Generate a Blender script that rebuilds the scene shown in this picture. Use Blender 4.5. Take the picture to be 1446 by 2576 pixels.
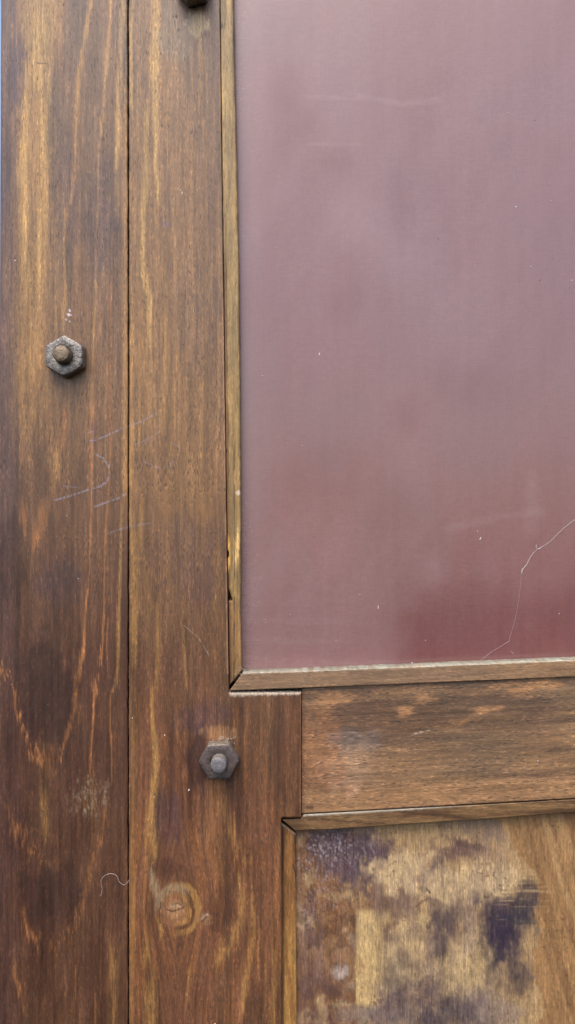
import bpy, bmesh, math, random
import numpy as np
from mathutils import Vector

for o in list(bpy.data.objects):
    bpy.data.objects.remove(o)
scene = bpy.context.scene
C = scene.collection

# ------------------------------------------------------------------ camera
S = 0.00019                 # metres per unit of the 1446 x 2575 measuring grid, on the door's front face
D = 0.37                    # camera to the door's front face
CX, CY = 723.0, 1287.5
ZC = 1.35                   # height of the door's middle above the ground
LEAN = math.radians(2.3)    # the door leans back a little; the camera faces it squarely
cam = bpy.data.cameras.new('camera')
cam.sensor_fit = 'VERTICAL'
cam.sensor_height = 24.0
cam.lens = D * 24.0 / (2575 * S)
cam.clip_start = 0.01
cam.clip_end = 1000.0
camo = bpy.data.objects.new('camera', cam)
camo.location = (0, -D * math.cos(LEAN), ZC + D * math.sin(LEAN))
camo.rotation_euler = (math.radians(90) - LEAN, 0, 0)
C.objects.link(camo)
scene.camera = camo

# ------------------------------------------------------------------ light
SUN_EL, SUN_AZ = 63.0, 195.0    # azimuth clockwise from +Y: high, behind the camera
world = bpy.data.worlds.new("World")
scene.world = world
world.use_nodes = True
wn = world.node_tree
wn.nodes.clear()
sky = wn.nodes.new('ShaderNodeTexSky')
sky.sky_type = 'NISHITA'
sky.sun_disc = False
sky.sun_elevation = math.radians(SUN_EL)
sky.sun_rotation = math.radians(SUN_AZ)
sky.air_density = 1.0
sky.dust_density = 5.0
sky.ozone_density = 1.0
bg = wn.nodes.new('ShaderNodeBackground')
bg.inputs['Strength'].default_value = 0.12
wo = wn.nodes.new('ShaderNodeOutputWorld')
wn.links.new(sky.outputs[0], bg.inputs[0])
wn.links.new(bg.outputs[0], wo.inputs[0])
sl = bpy.data.lights.new('sun', 'SUN')
sl.energy = 0.6
sl.angle = math.radians(25)
sl.color = (1.0, 0.98, 0.95)
so = bpy.data.objects.new('sun', sl)
el, az = math.radians(SUN_EL), math.radians(SUN_AZ)
sdir = Vector((math.sin(az) * math.cos(el), math.cos(az) * math.cos(el), math.sin(el)))
so.rotation_euler = sdir.to_track_quat('Z', 'Y').to_euler()
so.location = (0, -2, 4)
C.objects.link(so)
scene.view_settings.view_transform = 'Standard'
scene.view_settings.look = 'None'
scene.view_settings.exposure = 1.45
scene.view_settings.gamma = 1.0
scene.view_settings.use_curve_mapping = False
scene.render.engine = 'CYCLES'

rng = np.random.default_rng(7)
random.seed(5)

# ------------------------------------------------------------------ numpy noise and masks
def hsh(ix, iy, seed):
    n = (ix.astype(np.int64) * 374761393 + iy.astype(np.int64) * 668265263 + seed * 982451653) & 0xFFFFFFFF
    n = ((n ^ (n >> 13)) * 1274126177) & 0xFFFFFFFF
    n = ((n ^ (n >> 16)) * 2246822519) & 0xFFFFFFFF
    return ((n ^ (n >> 15)) & 0xFFFFFF) / float(0xFFFFFF)

def vn(x, y, seed=0):
    ix, iy = np.floor(x), np.floor(y)
    fx, fy = x - ix, y - iy
    fx = fx * fx * (3 - 2 * fx)
    fy = fy * fy * (3 - 2 * fy)
    a, b = hsh(ix, iy, seed), hsh(ix + 1, iy, seed)
    c, d = hsh(ix, iy + 1, seed), hsh(ix + 1, iy + 1, seed)
    return (a * (1 - fx) + b * fx) * (1 - fy) + (c * (1 - fx) + d * fx) * fy

def fbm(x, y, seed=0, o=4, g=0.5):
    s, a, t = 0.0, 1.0, 0.0
    y = y + 0 * x
    for i in range(o):
        s = s + a * vn(x * 2 ** i + 17.3 * i, y * 2 ** i + 5.1 * i, seed + 31 * i)
        t += a
        a *= g
    return s / t

def ss(a, b, x):
    t = np.clip((x - a) / (b - a), 0, 1)
    return t * t * (3 - 2 * t)

def lin(c):
    c = np.asarray(c, float) / 255.0
    return np.where(c <= 0.04045, c / 12.92, ((c + 0.055) / 1.055) ** 2.4)

def mix(col, c, m):
    m = np.clip(m, 0, 1)[:, None]
    return col * (1 - m) + np.asarray(c)[None, :] * m

def streak(x, y, pts, w, seed=1, soft=0.8, fade=40, rag=5.0, one=0, jit=60.0):
    """mask of a band that follows grain: pts = (x, y) with y growing"""
    p = np.asarray(pts, float)
    y = y + (vn(x / 2.6, y / 160.0, seed + 41) - 0.5) * jit + (vn(x / 6.0, y / 90.0, seed + 43) - 0.5) * jit * 0.7
    cx = np.interp(y, p[:, 1], p[:, 0])
    if np.ndim(w):
        w = np.interp(y, p[:, 1], np.asarray(w, float))
    wob = (fbm(x / 9.0, y / 55.0, seed, 3) - 0.5) * rag + (vn(x * 0 + seed, y / 90.0, seed + 3) - 0.5) * rag
    d = x - cx + wob
    ww = w * 0.5 * (0.65 + 0.7 * fbm(x / 25.0, y / 130.0, seed + 9, 2))
    thin = True
    if one:                                   # sharp on one side, feathered on the other
        d = d * one
        m = np.where(d > 0, 1 - ss(0.1, 2.2, d / ww), 1 - ss(0.4, 0.9, -d / ww))
    else:
        thin = float(np.max(w)) <= 14.5
        soft = soft if thin else max(soft, 0.85)
        m = 1 - ss(1 - soft, 1 + soft * 1.25, np.abs(d) / ww)
    jag = (fbm(x / 4.0, y / 70.0, seed + 5, 2) - 0.5) * 2.2 * fade
    m = m * ss(p[0, 1] - fade, p[0, 1] + fade, y + jag) * (1 - ss(p[-1, 1] - fade, p[-1, 1] + fade, y + jag))
    br = fbm(x / 3.4, y / 110.0, seed + 47, 4, 0.7)
    br2 = fbm(x / 8.0, y / 240.0, seed + 49, 3, 0.6)
    return m * np.clip((0.62 if thin else 0.05) + (1.1 if thin else 1.9) * (br - 0.5) + 1.0 * br2 + 0.3 * m, 0, 1)

def blob(x, y, cx, cy, rx, ry, seed=1, rag=0.5, soft=0.35, nx=22.0, ny=40.0, ang=0, jit=0.0):
    a = math.radians(ang)
    wx = (fbm(x / (nx * 1.6), y / (ny * 1.6), seed + 51, 3) - 0.5) * 2 * rag * rx * 0.9
    wy = (fbm(x / (nx * 1.6), y / (ny * 1.6), seed + 57, 3) - 0.5) * 2 * rag * ry * 0.9
    dx, dy = x - cx + wx, y - cy + wy + (vn(x / 2.4, y / 40.0, seed + 53) - 0.5) * jit
    u = (dx * math.cos(a) + dy * math.sin(a)) / rx
    v = (-dx * math.sin(a) + dy * math.cos(a)) / ry
    r = np.sqrt(u * u + v * v) + (fbm(x / nx, y / ny, seed, 5, 0.68) - 0.5) * 2.4 * rag
    return 1 - ss(1 - soft, 1 + soft, r)

def polyd(x, y, pts):
    d = np.full(x.shape, 1e9)
    t_all = np.zeros(x.shape)
    for (x0, y0), (x1, y1) in zip(pts[:-1], pts[1:]):
        vx, vy = x1 - x0, y1 - y0
        t = np.clip(((x - x0) * vx + (y - y0) * vy) / (vx * vx + vy * vy), 0, 1)
        q = np.hypot(x - x0 - t * vx, y - y0 - t * vy)
        d = np.minimum(d, q)
    return d

def chalk(x, y, pts, w, seed):
    d = polyd(x, y, pts)
    n = fbm(x / 4.5, y / 5.0, seed, 3)
    return (1 - ss(w * 0.35, w * 1.2, d)) * ss(0.22, 0.62, n)

# ------------------------------------------------------------------ mesh helpers
def P(px, py, d=0.0):
    """point on the measuring grid at depth d (metres) behind the door's front face"""
    k = (D + d) / D
    return ((px - CX) * S * k, d, ZC + (CY - py) * S * k)

def new_obj(name, verts, faces, mat, parent=None, base=None, smooth=True, attrs=None):
    b = np.zeros(3) if base is None else np.asarray(base, float)
    v = np.asarray(verts, float)
    if parent is not None:
        b = np.asarray(parent['_base'], float)
    v = v - b
    me = bpy.data.meshes.new(name)
    me.from_pydata([tuple(q) for q in v] if len(v) < 5000 else v.tolist(), [], faces)
    if attrs:
        for k, (kind, arr) in attrs.items():
            at = me.attributes.new(k, kind, 'POINT')
            at.data.foreach_set('color' if kind == 'FLOAT_COLOR' else 'vector', np.ascontiguousarray(arr, dtype=np.float32).ravel())
    me.materials.append(mat)
    me.validate()
    me.update()
    if smooth:
        me.polygons.foreach_set('use_smooth', [True] * len(me.polygons))
    o = bpy.data.objects.new(name, me)
    C.objects.link(o)
    o['_base'] = tuple(b)
    if parent is not None:
        o.parent = parent
    else:
        o.location = tuple(b)
    return o

def thing(name, label, cat, base, group=None):
    o = bpy.data.objects.new(name, None)
    o.empty_display_size = 0.02
    o.location = base
    o['label'] = label
    o['category'] = cat
    if group:
        o['group'] = group
    o['_base'] = tuple(base)
    C.objects.link(o)
    return o

def tag(o, label, cat=None, group=None, kind=None):
    o['label'] = label
    if cat: o['category'] = cat
    if group: o['group'] = group
    if kind: o['kind'] = kind

def lerpf(pts):
    p = np.asarray(pts, float)
    return lambda t: np.interp(t, p[:, 0], p[:, 1])

def strip(L, R, T, B, step, depth, thick, rl=4, rr=4, rt=4, rb=4, tilt=None, disp=None):
    """one plank face with rounded arrises.  L, R: x as a function of v (0 top, 1 bottom);
    T, B: y as a function of u.  depth in metres, radii in grid units.  Returns verts, faces, px, py"""
    x0, x1 = float(np.mean(L(np.array([0., 1.])))), float(np.mean(R(np.array([0., 1.]))))
    y0, y1 = float(np.mean(T(np.array([0., 1.])))), float(np.mean(B(np.array([0., 1.]))))
    def axis(n0, n1, ra, rb_):
        n = max(2, int(abs(n1 - n0) / step))
        t = list(np.linspace(0, 1, n + 1))
        w = abs(n1 - n0)
        for r, sgn in ((ra, 0), (rb_, 1)):
            for f in (0.04, 0.15, 0.35, 0.6, 1.0):
                q = f * r / w
                if r > 0 and q < 0.5:
                    t.append(1 - q if sgn else q)
        return np.unique(np.round(np.array(t), 7))
    us, vs = axis(x0, x1, rl, rr), axis(y0, y1, rt, rb)
    U, V = np.meshgrid(us, vs)
    nu, nv = len(us), len(vs)
    LL, RR, TT, BB = L(V), R(V), T(U), B(U)
    X = LL + (RR - LL) * U
    Y = TT + (BB - TT) * V
    off = np.zeros_like(X)
    for d, r in ((X - LL, rl), (RR - X, rr), (Y - TT, rt), (BB - Y, rb)):
        if r > 0:
            q = np.clip(r - d, 0, r)
            off = np.maximum(off, r - np.sqrt(np.maximum(r * r - q * q, 0)))
    dep = depth + off * S
    if tilt is not None:
        dep = dep + tilt(U, V, X, Y)
    if disp is not None:
        dep = dep + disp(X, Y)
    X, Y, dep = X.ravel(), Y.ravel(), dep.ravel()
    k = (D + depth) / D
    verts = np.stack([(X - CX) * S * k, dep, ZC + (CY - Y) * S * k], 1)
    idx = np.arange(nu * nv).reshape(nv, nu)
    a, b, c, d = idx[:-1, :-1].ravel(), idx[1:, :-1].ravel(), idx[1:, 1:].ravel(), idx[:-1, 1:].ravel()
    faces = np.stack([a, b, c, d], 1).tolist()
    ring = np.concatenate([idx[0, :-1], idx[:-1, -1], idx[-1, :0:-1], idx[:0:-1, 0]])
    m = len(ring)
    n0 = len(verts)
    # sides get their own vertices so that the arris stays crisp
    front = verts[ring].copy()
    back = front.copy()
    back[:, 1] = depth + thick
    verts = np.concatenate([verts, front, back])
    px = np.concatenate([X, X[ring], X[ring]])
    py = np.concatenate([Y, Y[ring], Y[ring]])
    for i in range(m):
        j = (i + 1) % m
        faces.append([n0 + i, n0 + j, n0 + m + j, n0 + m + i])
    faces.append([n0 + m + i for i in range(m)])
    return verts, faces, px, py

def merge(*parts):
    vs, fs, xs, ys, n = [], [], [], [], 0
    for v, f, x, y in parts:
        vs.append(v); xs.append(x); ys.append(y)
        fs += [[q + n for q in face] for face in f]
        n += len(v)
    return np.concatenate(vs), fs, np.concatenate(xs), np.concatenate(ys)

def plank(name, parts, colfn, mat, parent, warp=None):
    v, f, x, y = parts
    col = colfn(x, y)                                   # n x 4, alpha = roughness
    gx = (x - CX) * S
    gz = (CY - y) * S
    if warp is not None:
        dx, dz = warp(x, y)
        gx, gz = gx + dx * S, gz + dz * S
    gc = np.stack([gx, v[:, 1], gz], 1)
    return new_obj(name, v, f, mat, parent, attrs={'tone': ('FLOAT_COLOR', col), 'grain': ('FLOAT_VECTOR', gc)})

def tube(pts, r, n=6, taper=True):
    """closed tube along points (world)"""
    pts = [Vector(p) for p in pts]
    vs, fs = [], []
    for i, p in enumerate(pts):
        t = (pts[min(i + 1, len(pts) - 1)] - pts[max(i - 1, 0)]).normalized()
        a = t.cross(Vector((0, 1, 0)))
        if a.length < 1e-4: a = Vector((1, 0, 0))
        a.normalize(); b = t.cross(a)
        rr = r * (0.5 if taper and i in (0, len(pts) - 1) else 1)
        for k in range(n):
            w = 2 * math.pi * k / n
            vs.append(tuple(p + (a * math.cos(w) + b * math.sin(w)) * rr))
    for i in range(len(pts) - 1):
        for k in range(n):
            fs.append([i * n + k, i * n + (k + 1) % n, (i + 1) * n + (k + 1) % n, (i + 1) * n + k])
    fs.append(list(range(n))[::-1]); fs.append([(len(pts) - 1) * n + k for k in range(n)])
    return vs, fs

# ------------------------------------------------------------------ materials
class NT:
    def __init__(self, name):
        self.m = bpy.data.materials.new(name)
        self.m.use_nodes = True
        self.t = self.m.node_tree
        self.t.nodes.clear()
        self.out = self.t.nodes.new('ShaderNodeOutputMaterial')
        self.b = self.t.nodes.new('ShaderNodeBsdfPrincipled')
        self.t.links.new(self.b.outputs[0], self.out.inputs[0])
    def n(self, ty, **kw):
        q = self.t.nodes.new(ty)
        for k, v in kw.items(): setattr(q, k, v)
        return q
    def l(self, a, b): self.t.links.new(a, b)
    def attr(self, name): return self.n('ShaderNodeAttribute', attribute_name=name)
    def noise(self, vec, scale, detail=3, rough=0.5, dist=0.0):
        mp = self.n('ShaderNodeMapping'); mp.inputs['Scale'].default_value = scale
        self.l(vec, mp.inputs[0])
        q = self.n('ShaderNodeTexNoise'); q.inputs['Scale'].default_value = 1.0
        q.inputs['Detail'].default_value = detail; q.inputs['Roughness'].default_value = rough
        q.inputs['Distortion'].default_value = dist
        self.l(mp.outputs[0], q.inputs['Vector'])
        return q.outputs['Fac']
    def ramp(self, v, a, b, lo=0.0, hi=1.0):
        q = self.n('ShaderNodeMapRange', clamp=True)
        q.inputs['From Min'].default_value = a; q.inputs['From Max'].default_value = b
        q.inputs['To Min'].default_value = lo; q.inputs['To Max'].default_value = hi
        self.l(v, q.inputs['Value']); return q.outputs[0]
    def math(self, op, a, b):
        q = self.n('ShaderNodeMath', operation=op)
        for i, v in enumerate((a, b)):
            if isinstance(v, (int, float)): q.inputs[i].default_value = v
            else: self.l(v, q.inputs[i])
        return q.outputs[0]
    def mixc(self, fac, a, b, mode='MIX'):
        q = self.n('ShaderNodeMix', data_type='RGBA', blend_type=mode)
        for sck, v in ((q.inputs['Factor'], fac), (q.inputs[6], a), (q.inputs[7], b)):
            if isinstance(v, (int, float)): sck.default_value = v
            elif isinstance(v, tuple): sck.default_value = v if len(v) == 4 else (*v, 1)
            else: self.l(v, sck)
        return q.outputs[2]
    def bump(self, h, strength, dist):
        q = self.n('ShaderNodeBump'); q.inputs['Strength'].default_value = strength
        q.inputs['Distance'].default_value = dist
        self.l(h, q.inputs['Height']); self.l(q.outputs[0], self.b.inputs['Normal'])

def wood_mat(name, horizontal=False, pores=0.62, fleck=0.45, spec=0.55, rough_add=0.0):
    k = NT(name)
    tone = k.attr('tone'); gr = k.attr('grain').outputs['Vector']
    def sc(w, l):                                  # feature width and length in millimetres
        a, b = 1000.0 / w, 1000.0 / l
        return (b, 300.0, a) if horizontal else (a, 300.0, b)
    fib = k.noise(gr, sc(0.55, 7.0), 4, 0.65, 0.3)
    pore = k.noise(gr, sc(0.62, 2.9), 2, 0.55, 0.35)
    pore2 = k.noise(gr, sc(6.0, 30.0), 2, 0.5, 0.2)
    flk = k.noise(gr, sc(0.62, 2.6), 2, 0.55, 0.35)
    cloud = k.noise(gr, sc(6.0, 22.0), 4, 0.6)
    c = tone.outputs['Color']
    f1 = k.ramp(fib, 0.25, 0.75, 0.70, 1.32)
    c = k.mixc(1.0, c, f1, 'MULTIPLY')
    c = k.mixc(1.0, c, k.ramp(cloud, 0.3, 0.7, 0.86, 1.14), 'MULTIPLY')
    pm = k.math('MULTIPLY', k.ramp(pore, 0.55, 0.68), k.ramp(pore2, 0.35, 0.6, 0.5, 1.0))
    c = k.mixc(k.math('MULTIPLY', pm, pores), c, (0.012, 0.008, 0.006))
    fm = k.math('MULTIPLY', k.ramp(flk, 0.55, 0.70), fleck)
    c = k.mixc(fm, c, k.mixc(1.0, c, (2.6, 2.5, 2.4), 'MULTIPLY'))
    k.l(c, k.b.inputs['Base Color'])
    r = k.math('ADD', tone.outputs['Alpha'], k.ramp(fib, 0.2, 0.8, rough_add + 0.08, rough_add - 0.06))
    r = k.math('ADD', r, k.math('MULTIPLY', pm, 0.3))
    k.l(r, k.b.inputs['Roughness'])
    k.b.inputs['Specular IOR Level'].default_value = spec
    h = k.math('SUBTRACT', k.math('MULTIPLY', fib, 0.5), pm)
    k.bump(h, 0.42, 0.00012)
    return k.m

def metal_mat(name, dark, light, grit, metallic, rough, dusty=0.0):
    k = NT(name)
    ob = k.n('ShaderNodeTexCoord').outputs['Object']
    n1 = k.noise(ob, (420, 420, 420), 5, 0.65)
    n2 = k.noise(ob, (1500, 1500, 1500), 3, 0.6)
    n3 = k.noise(ob, (900, 900, 900), 2, 0.6, 0.6)
    c = k.mixc(k.ramp(n1, 0.35, 0.65), dark, light)
    c = k.mixc(k.ramp(n2, 0.56, 0.74, 0, 0.5), c, grit)
    c = k.mixc(k.ramp(n3, 0.62, 0.70, 0, 0.8), c, (0.012, 0.01, 0.01))
    if dusty:                                     # dust settled on the upward flats
        sp = k.n('ShaderNodeSeparateXYZ'); k.l(k.n('ShaderNodeNewGeometry').outputs['Normal'], sp.inputs[0])
        up = k.math('MULTIPLY', k.ramp(sp.outputs['Z'], 0.35, 0.85, 0, dusty), k.ramp(n1, 0.32, 0.6))
        c = k.mixc(up, c, (0.26, 0.22, 0.15))
    k.l(c, k.b.inputs['Base Color'])
    k.b.inputs['Metallic'].default_value = metallic
    k.l(k.ramp(n2, 0.3, 0.7, rough - 0.12, rough + 0.15), k.b.inputs['Roughness'])
    k.bump(k.math('ADD', n1, k.math('MULTIPLY', n2, 0.6)), 0.8, 0.0005)
    return k.m

def plain_mat(name, col, rough, spec=0.5, var=0.15, scale=900):
    k = NT(name)
    ob = k.n('ShaderNodeTexCoord').outputs['Object']
    n1 = k.noise(ob, (scale, scale, scale), 4, 0.6)
    c = k.mixc(1.0, (*col, 1), k.ramp(n1, 0.3, 0.7, 1 - var, 1 + var), 'MULTIPLY')
    k.l(c, k.b.inputs['Base Color'])
    k.b.inputs['Roughness'].default_value = rough
    k.b.inputs['Specular IOR Level'].default_value = spec
    return k.m

def panel_mat():
    k = NT('red coated panel')
    tone = k.attr('tone'); gr = k.attr('grain').outputs['Vector']
    c = tone.outputs['Color']
    weave = k.noise(gr, (1700, 300, 500), 2, 0.5)
    weave2 = k.noise(gr, (300, 300, 1700), 2, 0.5)
    w = k.math('ADD', weave, weave2)
    c = k.mixc(1.0, c, k.ramp(w, 0.7, 1.3, 0.93, 1.07), 'MULTIPLY')
    k.l(c, k.b.inputs['Base Color'])
    k.l(k.math('ADD', tone.outputs['Alpha'], k.ramp(w, 0.7, 1.3, -0.015, 0.015)), k.b.inputs['Roughness'])
    k.b.inputs['IOR'].default_value = 1.5
    k.b.inputs['Specular IOR Level'].default_value = 0.85
    k.bump(w, 0.05, 0.00005)
    return k.m

M_board = wood_mat('stained wood upright', False)
M_rail = wood_mat('stained wood across', True, pores=0.7, fleck=0.5)
M_bead = wood_mat('beading upright', False, pores=0.4, fleck=0.3)
M_beadh = wood_mat('beading across', True, pores=0.45, fleck=0.35)
M_wp = wood_mat('worn plywood', False, pores=0.3, fleck=0.3, rough_add=0.02)
M_red = panel_mat()
M_nutA = metal_mat('worn oily steel', (0.11, 0.098, 0.086), (0.25, 0.23, 0.205), (0.62, 0.6, 0.54), 0.65, 0.30)
M_endA = metal_mat('brown bolt end', (0.13, 0.095, 0.062), (0.20, 0.15, 0.10), (0.4, 0.33, 0.24), 0.45, 0.36)
M_nutB = metal_mat('rusty steel', (0.06, 0.045, 0.042), (0.105, 0.08, 0.072), (0.16, 0.12, 0.11), 0.2, 0.5, 0.8)
M_endB = metal_mat('grey bolt end', (0.12, 0.11, 0.115), (0.17, 0.16, 0.165), (0.30, 0.29, 0.28), 0.2, 0.5, 0.5)
M_back = plain_mat('dark added backing', (0.02, 0.015, 0.012), 0.8)
M_hair = plain_mat('pale fibre', (0.5, 0.42, 0.38), 0.6)
M_web = plain_mat('cobweb silk', (0.5, 0.42, 0.42), 0.6)
M_dust = plain_mat('white dust flakes', (0.58, 0.53, 0.52), 0.8)
M_grit = plain_mat('dark grit', (0.02, 0.015, 0.02), 0.8)
M_lint = plain_mat('grey lint', (0.42, 0.38, 0.32), 0.9)

# ------------------------------------------------------------------ wood colours (albedo)
HONEY = lin((166, 128, 64)); HONEY2 = lin((148, 108, 52)); BROWN = lin((104, 73, 46)); GREYB = lin((78, 58, 48))
DARK = lin((66, 40, 30)); DEEP = lin((48, 30, 27)); ORANGE = lin((140, 90, 46)); REDB = lin((100, 64, 42))
PURPLE = lin((66, 48, 54)); CHALK = lin((150, 154, 176)); DUST = lin((170, 155, 135))

def fine(x, y, col, seed, amt=1.0, sx=5.0, sy=170.0):
    mo = fbm(x / 7.0, y / 34.0, seed + 55, 4, 0.65)
    col = col * (1 + np.outer(mo - 0.5, np.array([0.75, 0.85, 1.0])) * 0.72 * amt)
    go = ss(0.5, 0.72, fbm(x / 5.0, y / 75.0, seed + 56, 4, 0.65))
    col = col * (1 + np.outer(go, np.array([0.28, 0.23, 0.05])) * amt)
    g = fbm(x / sx, y / sy, seed, 4, 0.6)
    col = col * (1 + (g - 0.5) * 1.0 * amt)[:, None]
    g2 = fbm(x / (sx * 4), y / (sy * 2.2), seed + 77, 3)
    return col * (1 + (g2 - 0.5) * 0.7 * amt)[:, None]

def finish(col, rough, grey=0.10):
    lum = col @ np.array([0.32, 0.50, 0.18])
    col = col * (1 - grey) + lum[:, None] * grey * np.array([1.02, 0.99, 0.98])[None, :]
    return np.concatenate([np.clip(col, 0.003, 0.9), np.clip(rough, 0.05, 1.0)[:, None]], 1)

def col_board(x, y):
    n = len(x)
    t = np.interp(y, [0, 500, 1000, 1250, 1500, 1800, 2100, 2575], [0.42, 0.34, 0.30, 0.20, 0.10, 0.02, 0.0, 0.0])
    col = np.repeat(BROWN[None, :], n, 0)
    dk = np.interp(y, [0, 600, 1000, 1200, 1400, 1650, 1900, 2575], [0.15, 0.15, 0.10, 0.28, 0.5, 0.72, 0.78, 0.74])
    dk = np.clip(dk + (fbm(x / 60, y / 260, 4, 4) - 0.5) * 0.6, 0, 1)
    col = mix(col, DARK, dk)
    col = mix(col, GREYB, 0.8 * (1 - ss(500, 1000, y)) * ss(0.2, 0.6, fbm(x / 40, y / 300, 8, 3)))
    # dark left margin
    col = mix(col, PURPLE, 0.85 * (1 - ss(25, 62, x + (fbm(x / 15, y / 140, 12, 3) - 0.5) * 40)) * (1 - 0.35 * ss(300, 900, y)) * (1 - 0.6 * ss(1300, 1700, y)))
    col = mix(col, HONEY2, 0.5 * streak(x, y, [(88, -80), (88, 500), (84, 1100)], 110, 14, fade=120, rag=16))
    col = mix(col, HONEY2, 0.2 * streak(x, y, [(240, -80), (235, 500), (240, 1150)], 150, 15, fade=150, rag=16))
    # wide honey bands at the top
    col = mix(col, HONEY, 0.95 * streak(x, y, [(97, -60), (96, 60), (94, 180), (98, 225)], [58, 58, 50, 40], 21, 0.35, 22, 10))
    col = mix(col, HONEY, 0.85 * streak(x, y, [(66, 215), (64, 330), (60, 480), (66, 640), (75, 760)], [26, 24, 22, 24, 16], 22, 0.5, 60, 9))
    col = mix(col, HONEY, 0.85 * streak(x, y, [(112, 200), (110, 330), (106, 480), (100, 640), (96, 740)], [30, 26, 22, 20, 14], 23, 0.5, 50, 9))
    col = mix(col, HONEY2, 0.6 * streak(x, y, [(88, 180), (86, 400), (84, 700), (80, 960)], 46, 24, 0.7, 90, 12))
    col = mix(col, HONEY2, 0.7 * streak(x, y, [(47, 205), (46, 290)], 5, 25, 0.6, 18, 4))
    col = mix(col, HONEY2, 0.5 * streak(x, y, [(62, 640), (66, 900), (60, 1100)], 26, 26, 0.8, 90, 12))
    col = mix(col, HONEY2, 0.4 * streak(x, y, [(150, -40), (140, 60), (128, 140)], 22, 27, 0.7, 40, 12))
    col = mix(col, PURPLE, 0.75 * blob(x, y, 40, 180, 24, 60, 28, 0.7, 0.6, 12, 40, 0, 40))
    col = mix(col, DEEP, 0.8 * (1 - ss(0.8, 2.4, polyd(x, y, [(92, 158), (104, 160), (118, 159)]))))
    # growth ring lines
    col = mix(col, HONEY2, 0.9 * streak(x, y, [(232, -40), (209, 122), (196, 226), (193, 287), (187, 391), (180, 470), (165, 546), (161, 646), (163, 729), (159, 825)], [7, 8, 9, 5, 6, 5, 5, 6, 5, 4], 31, 0.5, 30, 4))
    col = mix(col, HONEY2, 0.8 * streak(x, y, [(282, -40), (278, 48), (270, 130), (263, 209), (261, 283), (252, 348), (248, 478), (248, 529), (239, 633), (240, 720), (235, 825), (230, 1003)], 5, 32, 0.5, 30, 4))
    col = mix(col, ORANGE, 0.8 * streak(x, y, [(231, 990), (232, 1136), (230, 1250), (226, 1336), (224, 1432), (216, 1520)], [5, 6, 5, 4, 3, 3], 33, 0.5, 30, 3))
    col = mix(col, HONEY, 0.75 * streak(x, y, [(311, -40), (309, 90), (302, 196), (297, 304), (292, 435), (296, 520)], [16, 14, 12, 12, 9, 8], 34, 0.6, 40, 5))
    col = mix(col, HONEY2, 0.55 * streak(x, y, [(316, 150), (314, 500), (316, 900), (314, 1230)], 13, 35, 0.7, 60, 5))
    col = mix(col, ORANGE, 0.75 * streak(x, y, [(284, 560), (278, 807), (278, 938), (278, 1028), (278, 1136), (274, 1210), (267, 1289), (263, 1397), (261, 1475), (260, 1552), (257, 1618), (252, 1674), (241, 1726), (235, 1787), (230, 1857), (226, 1950)],
                                   [3, 4, 5, 5, 5, 4, 4, 4, 4, 5, 7, 4, 5, 6, 6, 4], 36, 0.5, 30, 3))
    col = mix(col, HONEY2, 0.65 * streak(x, y, [(306, 1260), (304, 1375), (302, 1444), (300, 1552), (296, 1640), (291, 1705)], 6, 37, 0.6, 30, 3))
    col = mix(col, ORANGE, 0.7 * streak(x, y, [(291, 1705), (278, 1752), (278, 1835), (283, 1892), (280, 1980)], 3.5, 38, 0.5, 20, 3))
    # flame below the nut
    col = mix(col, ORANGE, 0.75 * streak(x, y, [(164, 1005), (161, 1093), (154, 1150)], [6, 10, 8], 41, 0.5, 16, 4))
    col = mix(col, HONEY2, 0.6 * streak(x, y, [(146, 1120), (138, 1190), (131, 1240)], [10, 22, 8], 42, 0.6, 20, 10))
    col = mix(col, ORANGE, 0.85 * streak(x, y, [(60, 1262), (62, 1300), (66, 1335)], [16, 22, 12], 43, 0.5, 22, 12))
    col = mix(col, ORANGE, 0.85 * streak(x, y, [(106, 1255), (102, 1300), (92, 1345), (80, 1385)], [12, 20, 18, 6], 44, 0.5, 22, 12))
    col = mix(col, ORANGE, 0.35 * streak(x, y, [(60, 1100), (50, 1200), (8, 1190)], 8, 45))
    # first V
    col = mix(col, ORANGE, 0.8 * streak(x, y, [(-4, 1655), (3, 1676), (17, 1698), (39, 1720), (43, 1770), (56, 1813), (70, 1857), (80, 1890), (104, 1926)], [10, 9, 10, 7, 6, 7, 7, 10, 14], 46, 0.5, 12, 4, one=-1))
    col = mix(col, ORANGE, 0.85 * streak(x, y, [(213, 1530), (211, 1631), (202, 1683), (191, 1735), (185, 1792), (174, 1831), (161, 1879), (143, 1925)], [5, 6, 10, 12, 9, 14, 8, 8], 47, 0.5, 20, 5))
    col = mix(col, ORANGE, 0.8 * streak(x, y, [(96, 1890), (106, 1920), (110, 1940)], 16, 48, 0.6, 14, 12))
    col = mix(col, ORANGE, 0.7 * streak(x, y, [(132, 1905), (136, 1935)], 20, 49, 0.6, 12, 12))
    # lower V shapes
    col = mix(col, ORANGE, 0.45 * streak(x, y, [(18, 2045), (26, 2064), (52, 2106), (73, 2132), (110, 2155), (130, 2165)], 12, 51, 0.8, 14, 8))
    col = mix(col, ORANGE, 0.45 * streak(x, y, [(266, 2040), (256, 2090), (240, 2153), (224, 2205), (205, 2290), (190, 2320)], 10, 52, 0.8, 30, 6))
    col = mix(col, HONEY2, 0.45 * streak(x, y, [(112, 1990), (112, 2043), (116, 2090)], 16, 53, 0.8, 30, 8))
    col = mix(col, ORANGE, 0.8 * streak(x, y, [(60, 2290), (64, 2322), (82, 2345), (102, 2362)], [12, 16, 18, 16], 54, 0.6, 14, 10))
    col = mix(col, ORANGE, 0.65 * streak(x, y, [(195, 2290), (180, 2330), (160, 2358), (132, 2374)], [6, 10, 14, 16], 55, 0.6, 14, 10))
    col = mix(col, ORANGE, 0.6 * streak(x, y, [(31, 2440), (38, 2480), (57, 2520)], 9, 56, 0.7, 20, 6))
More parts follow.
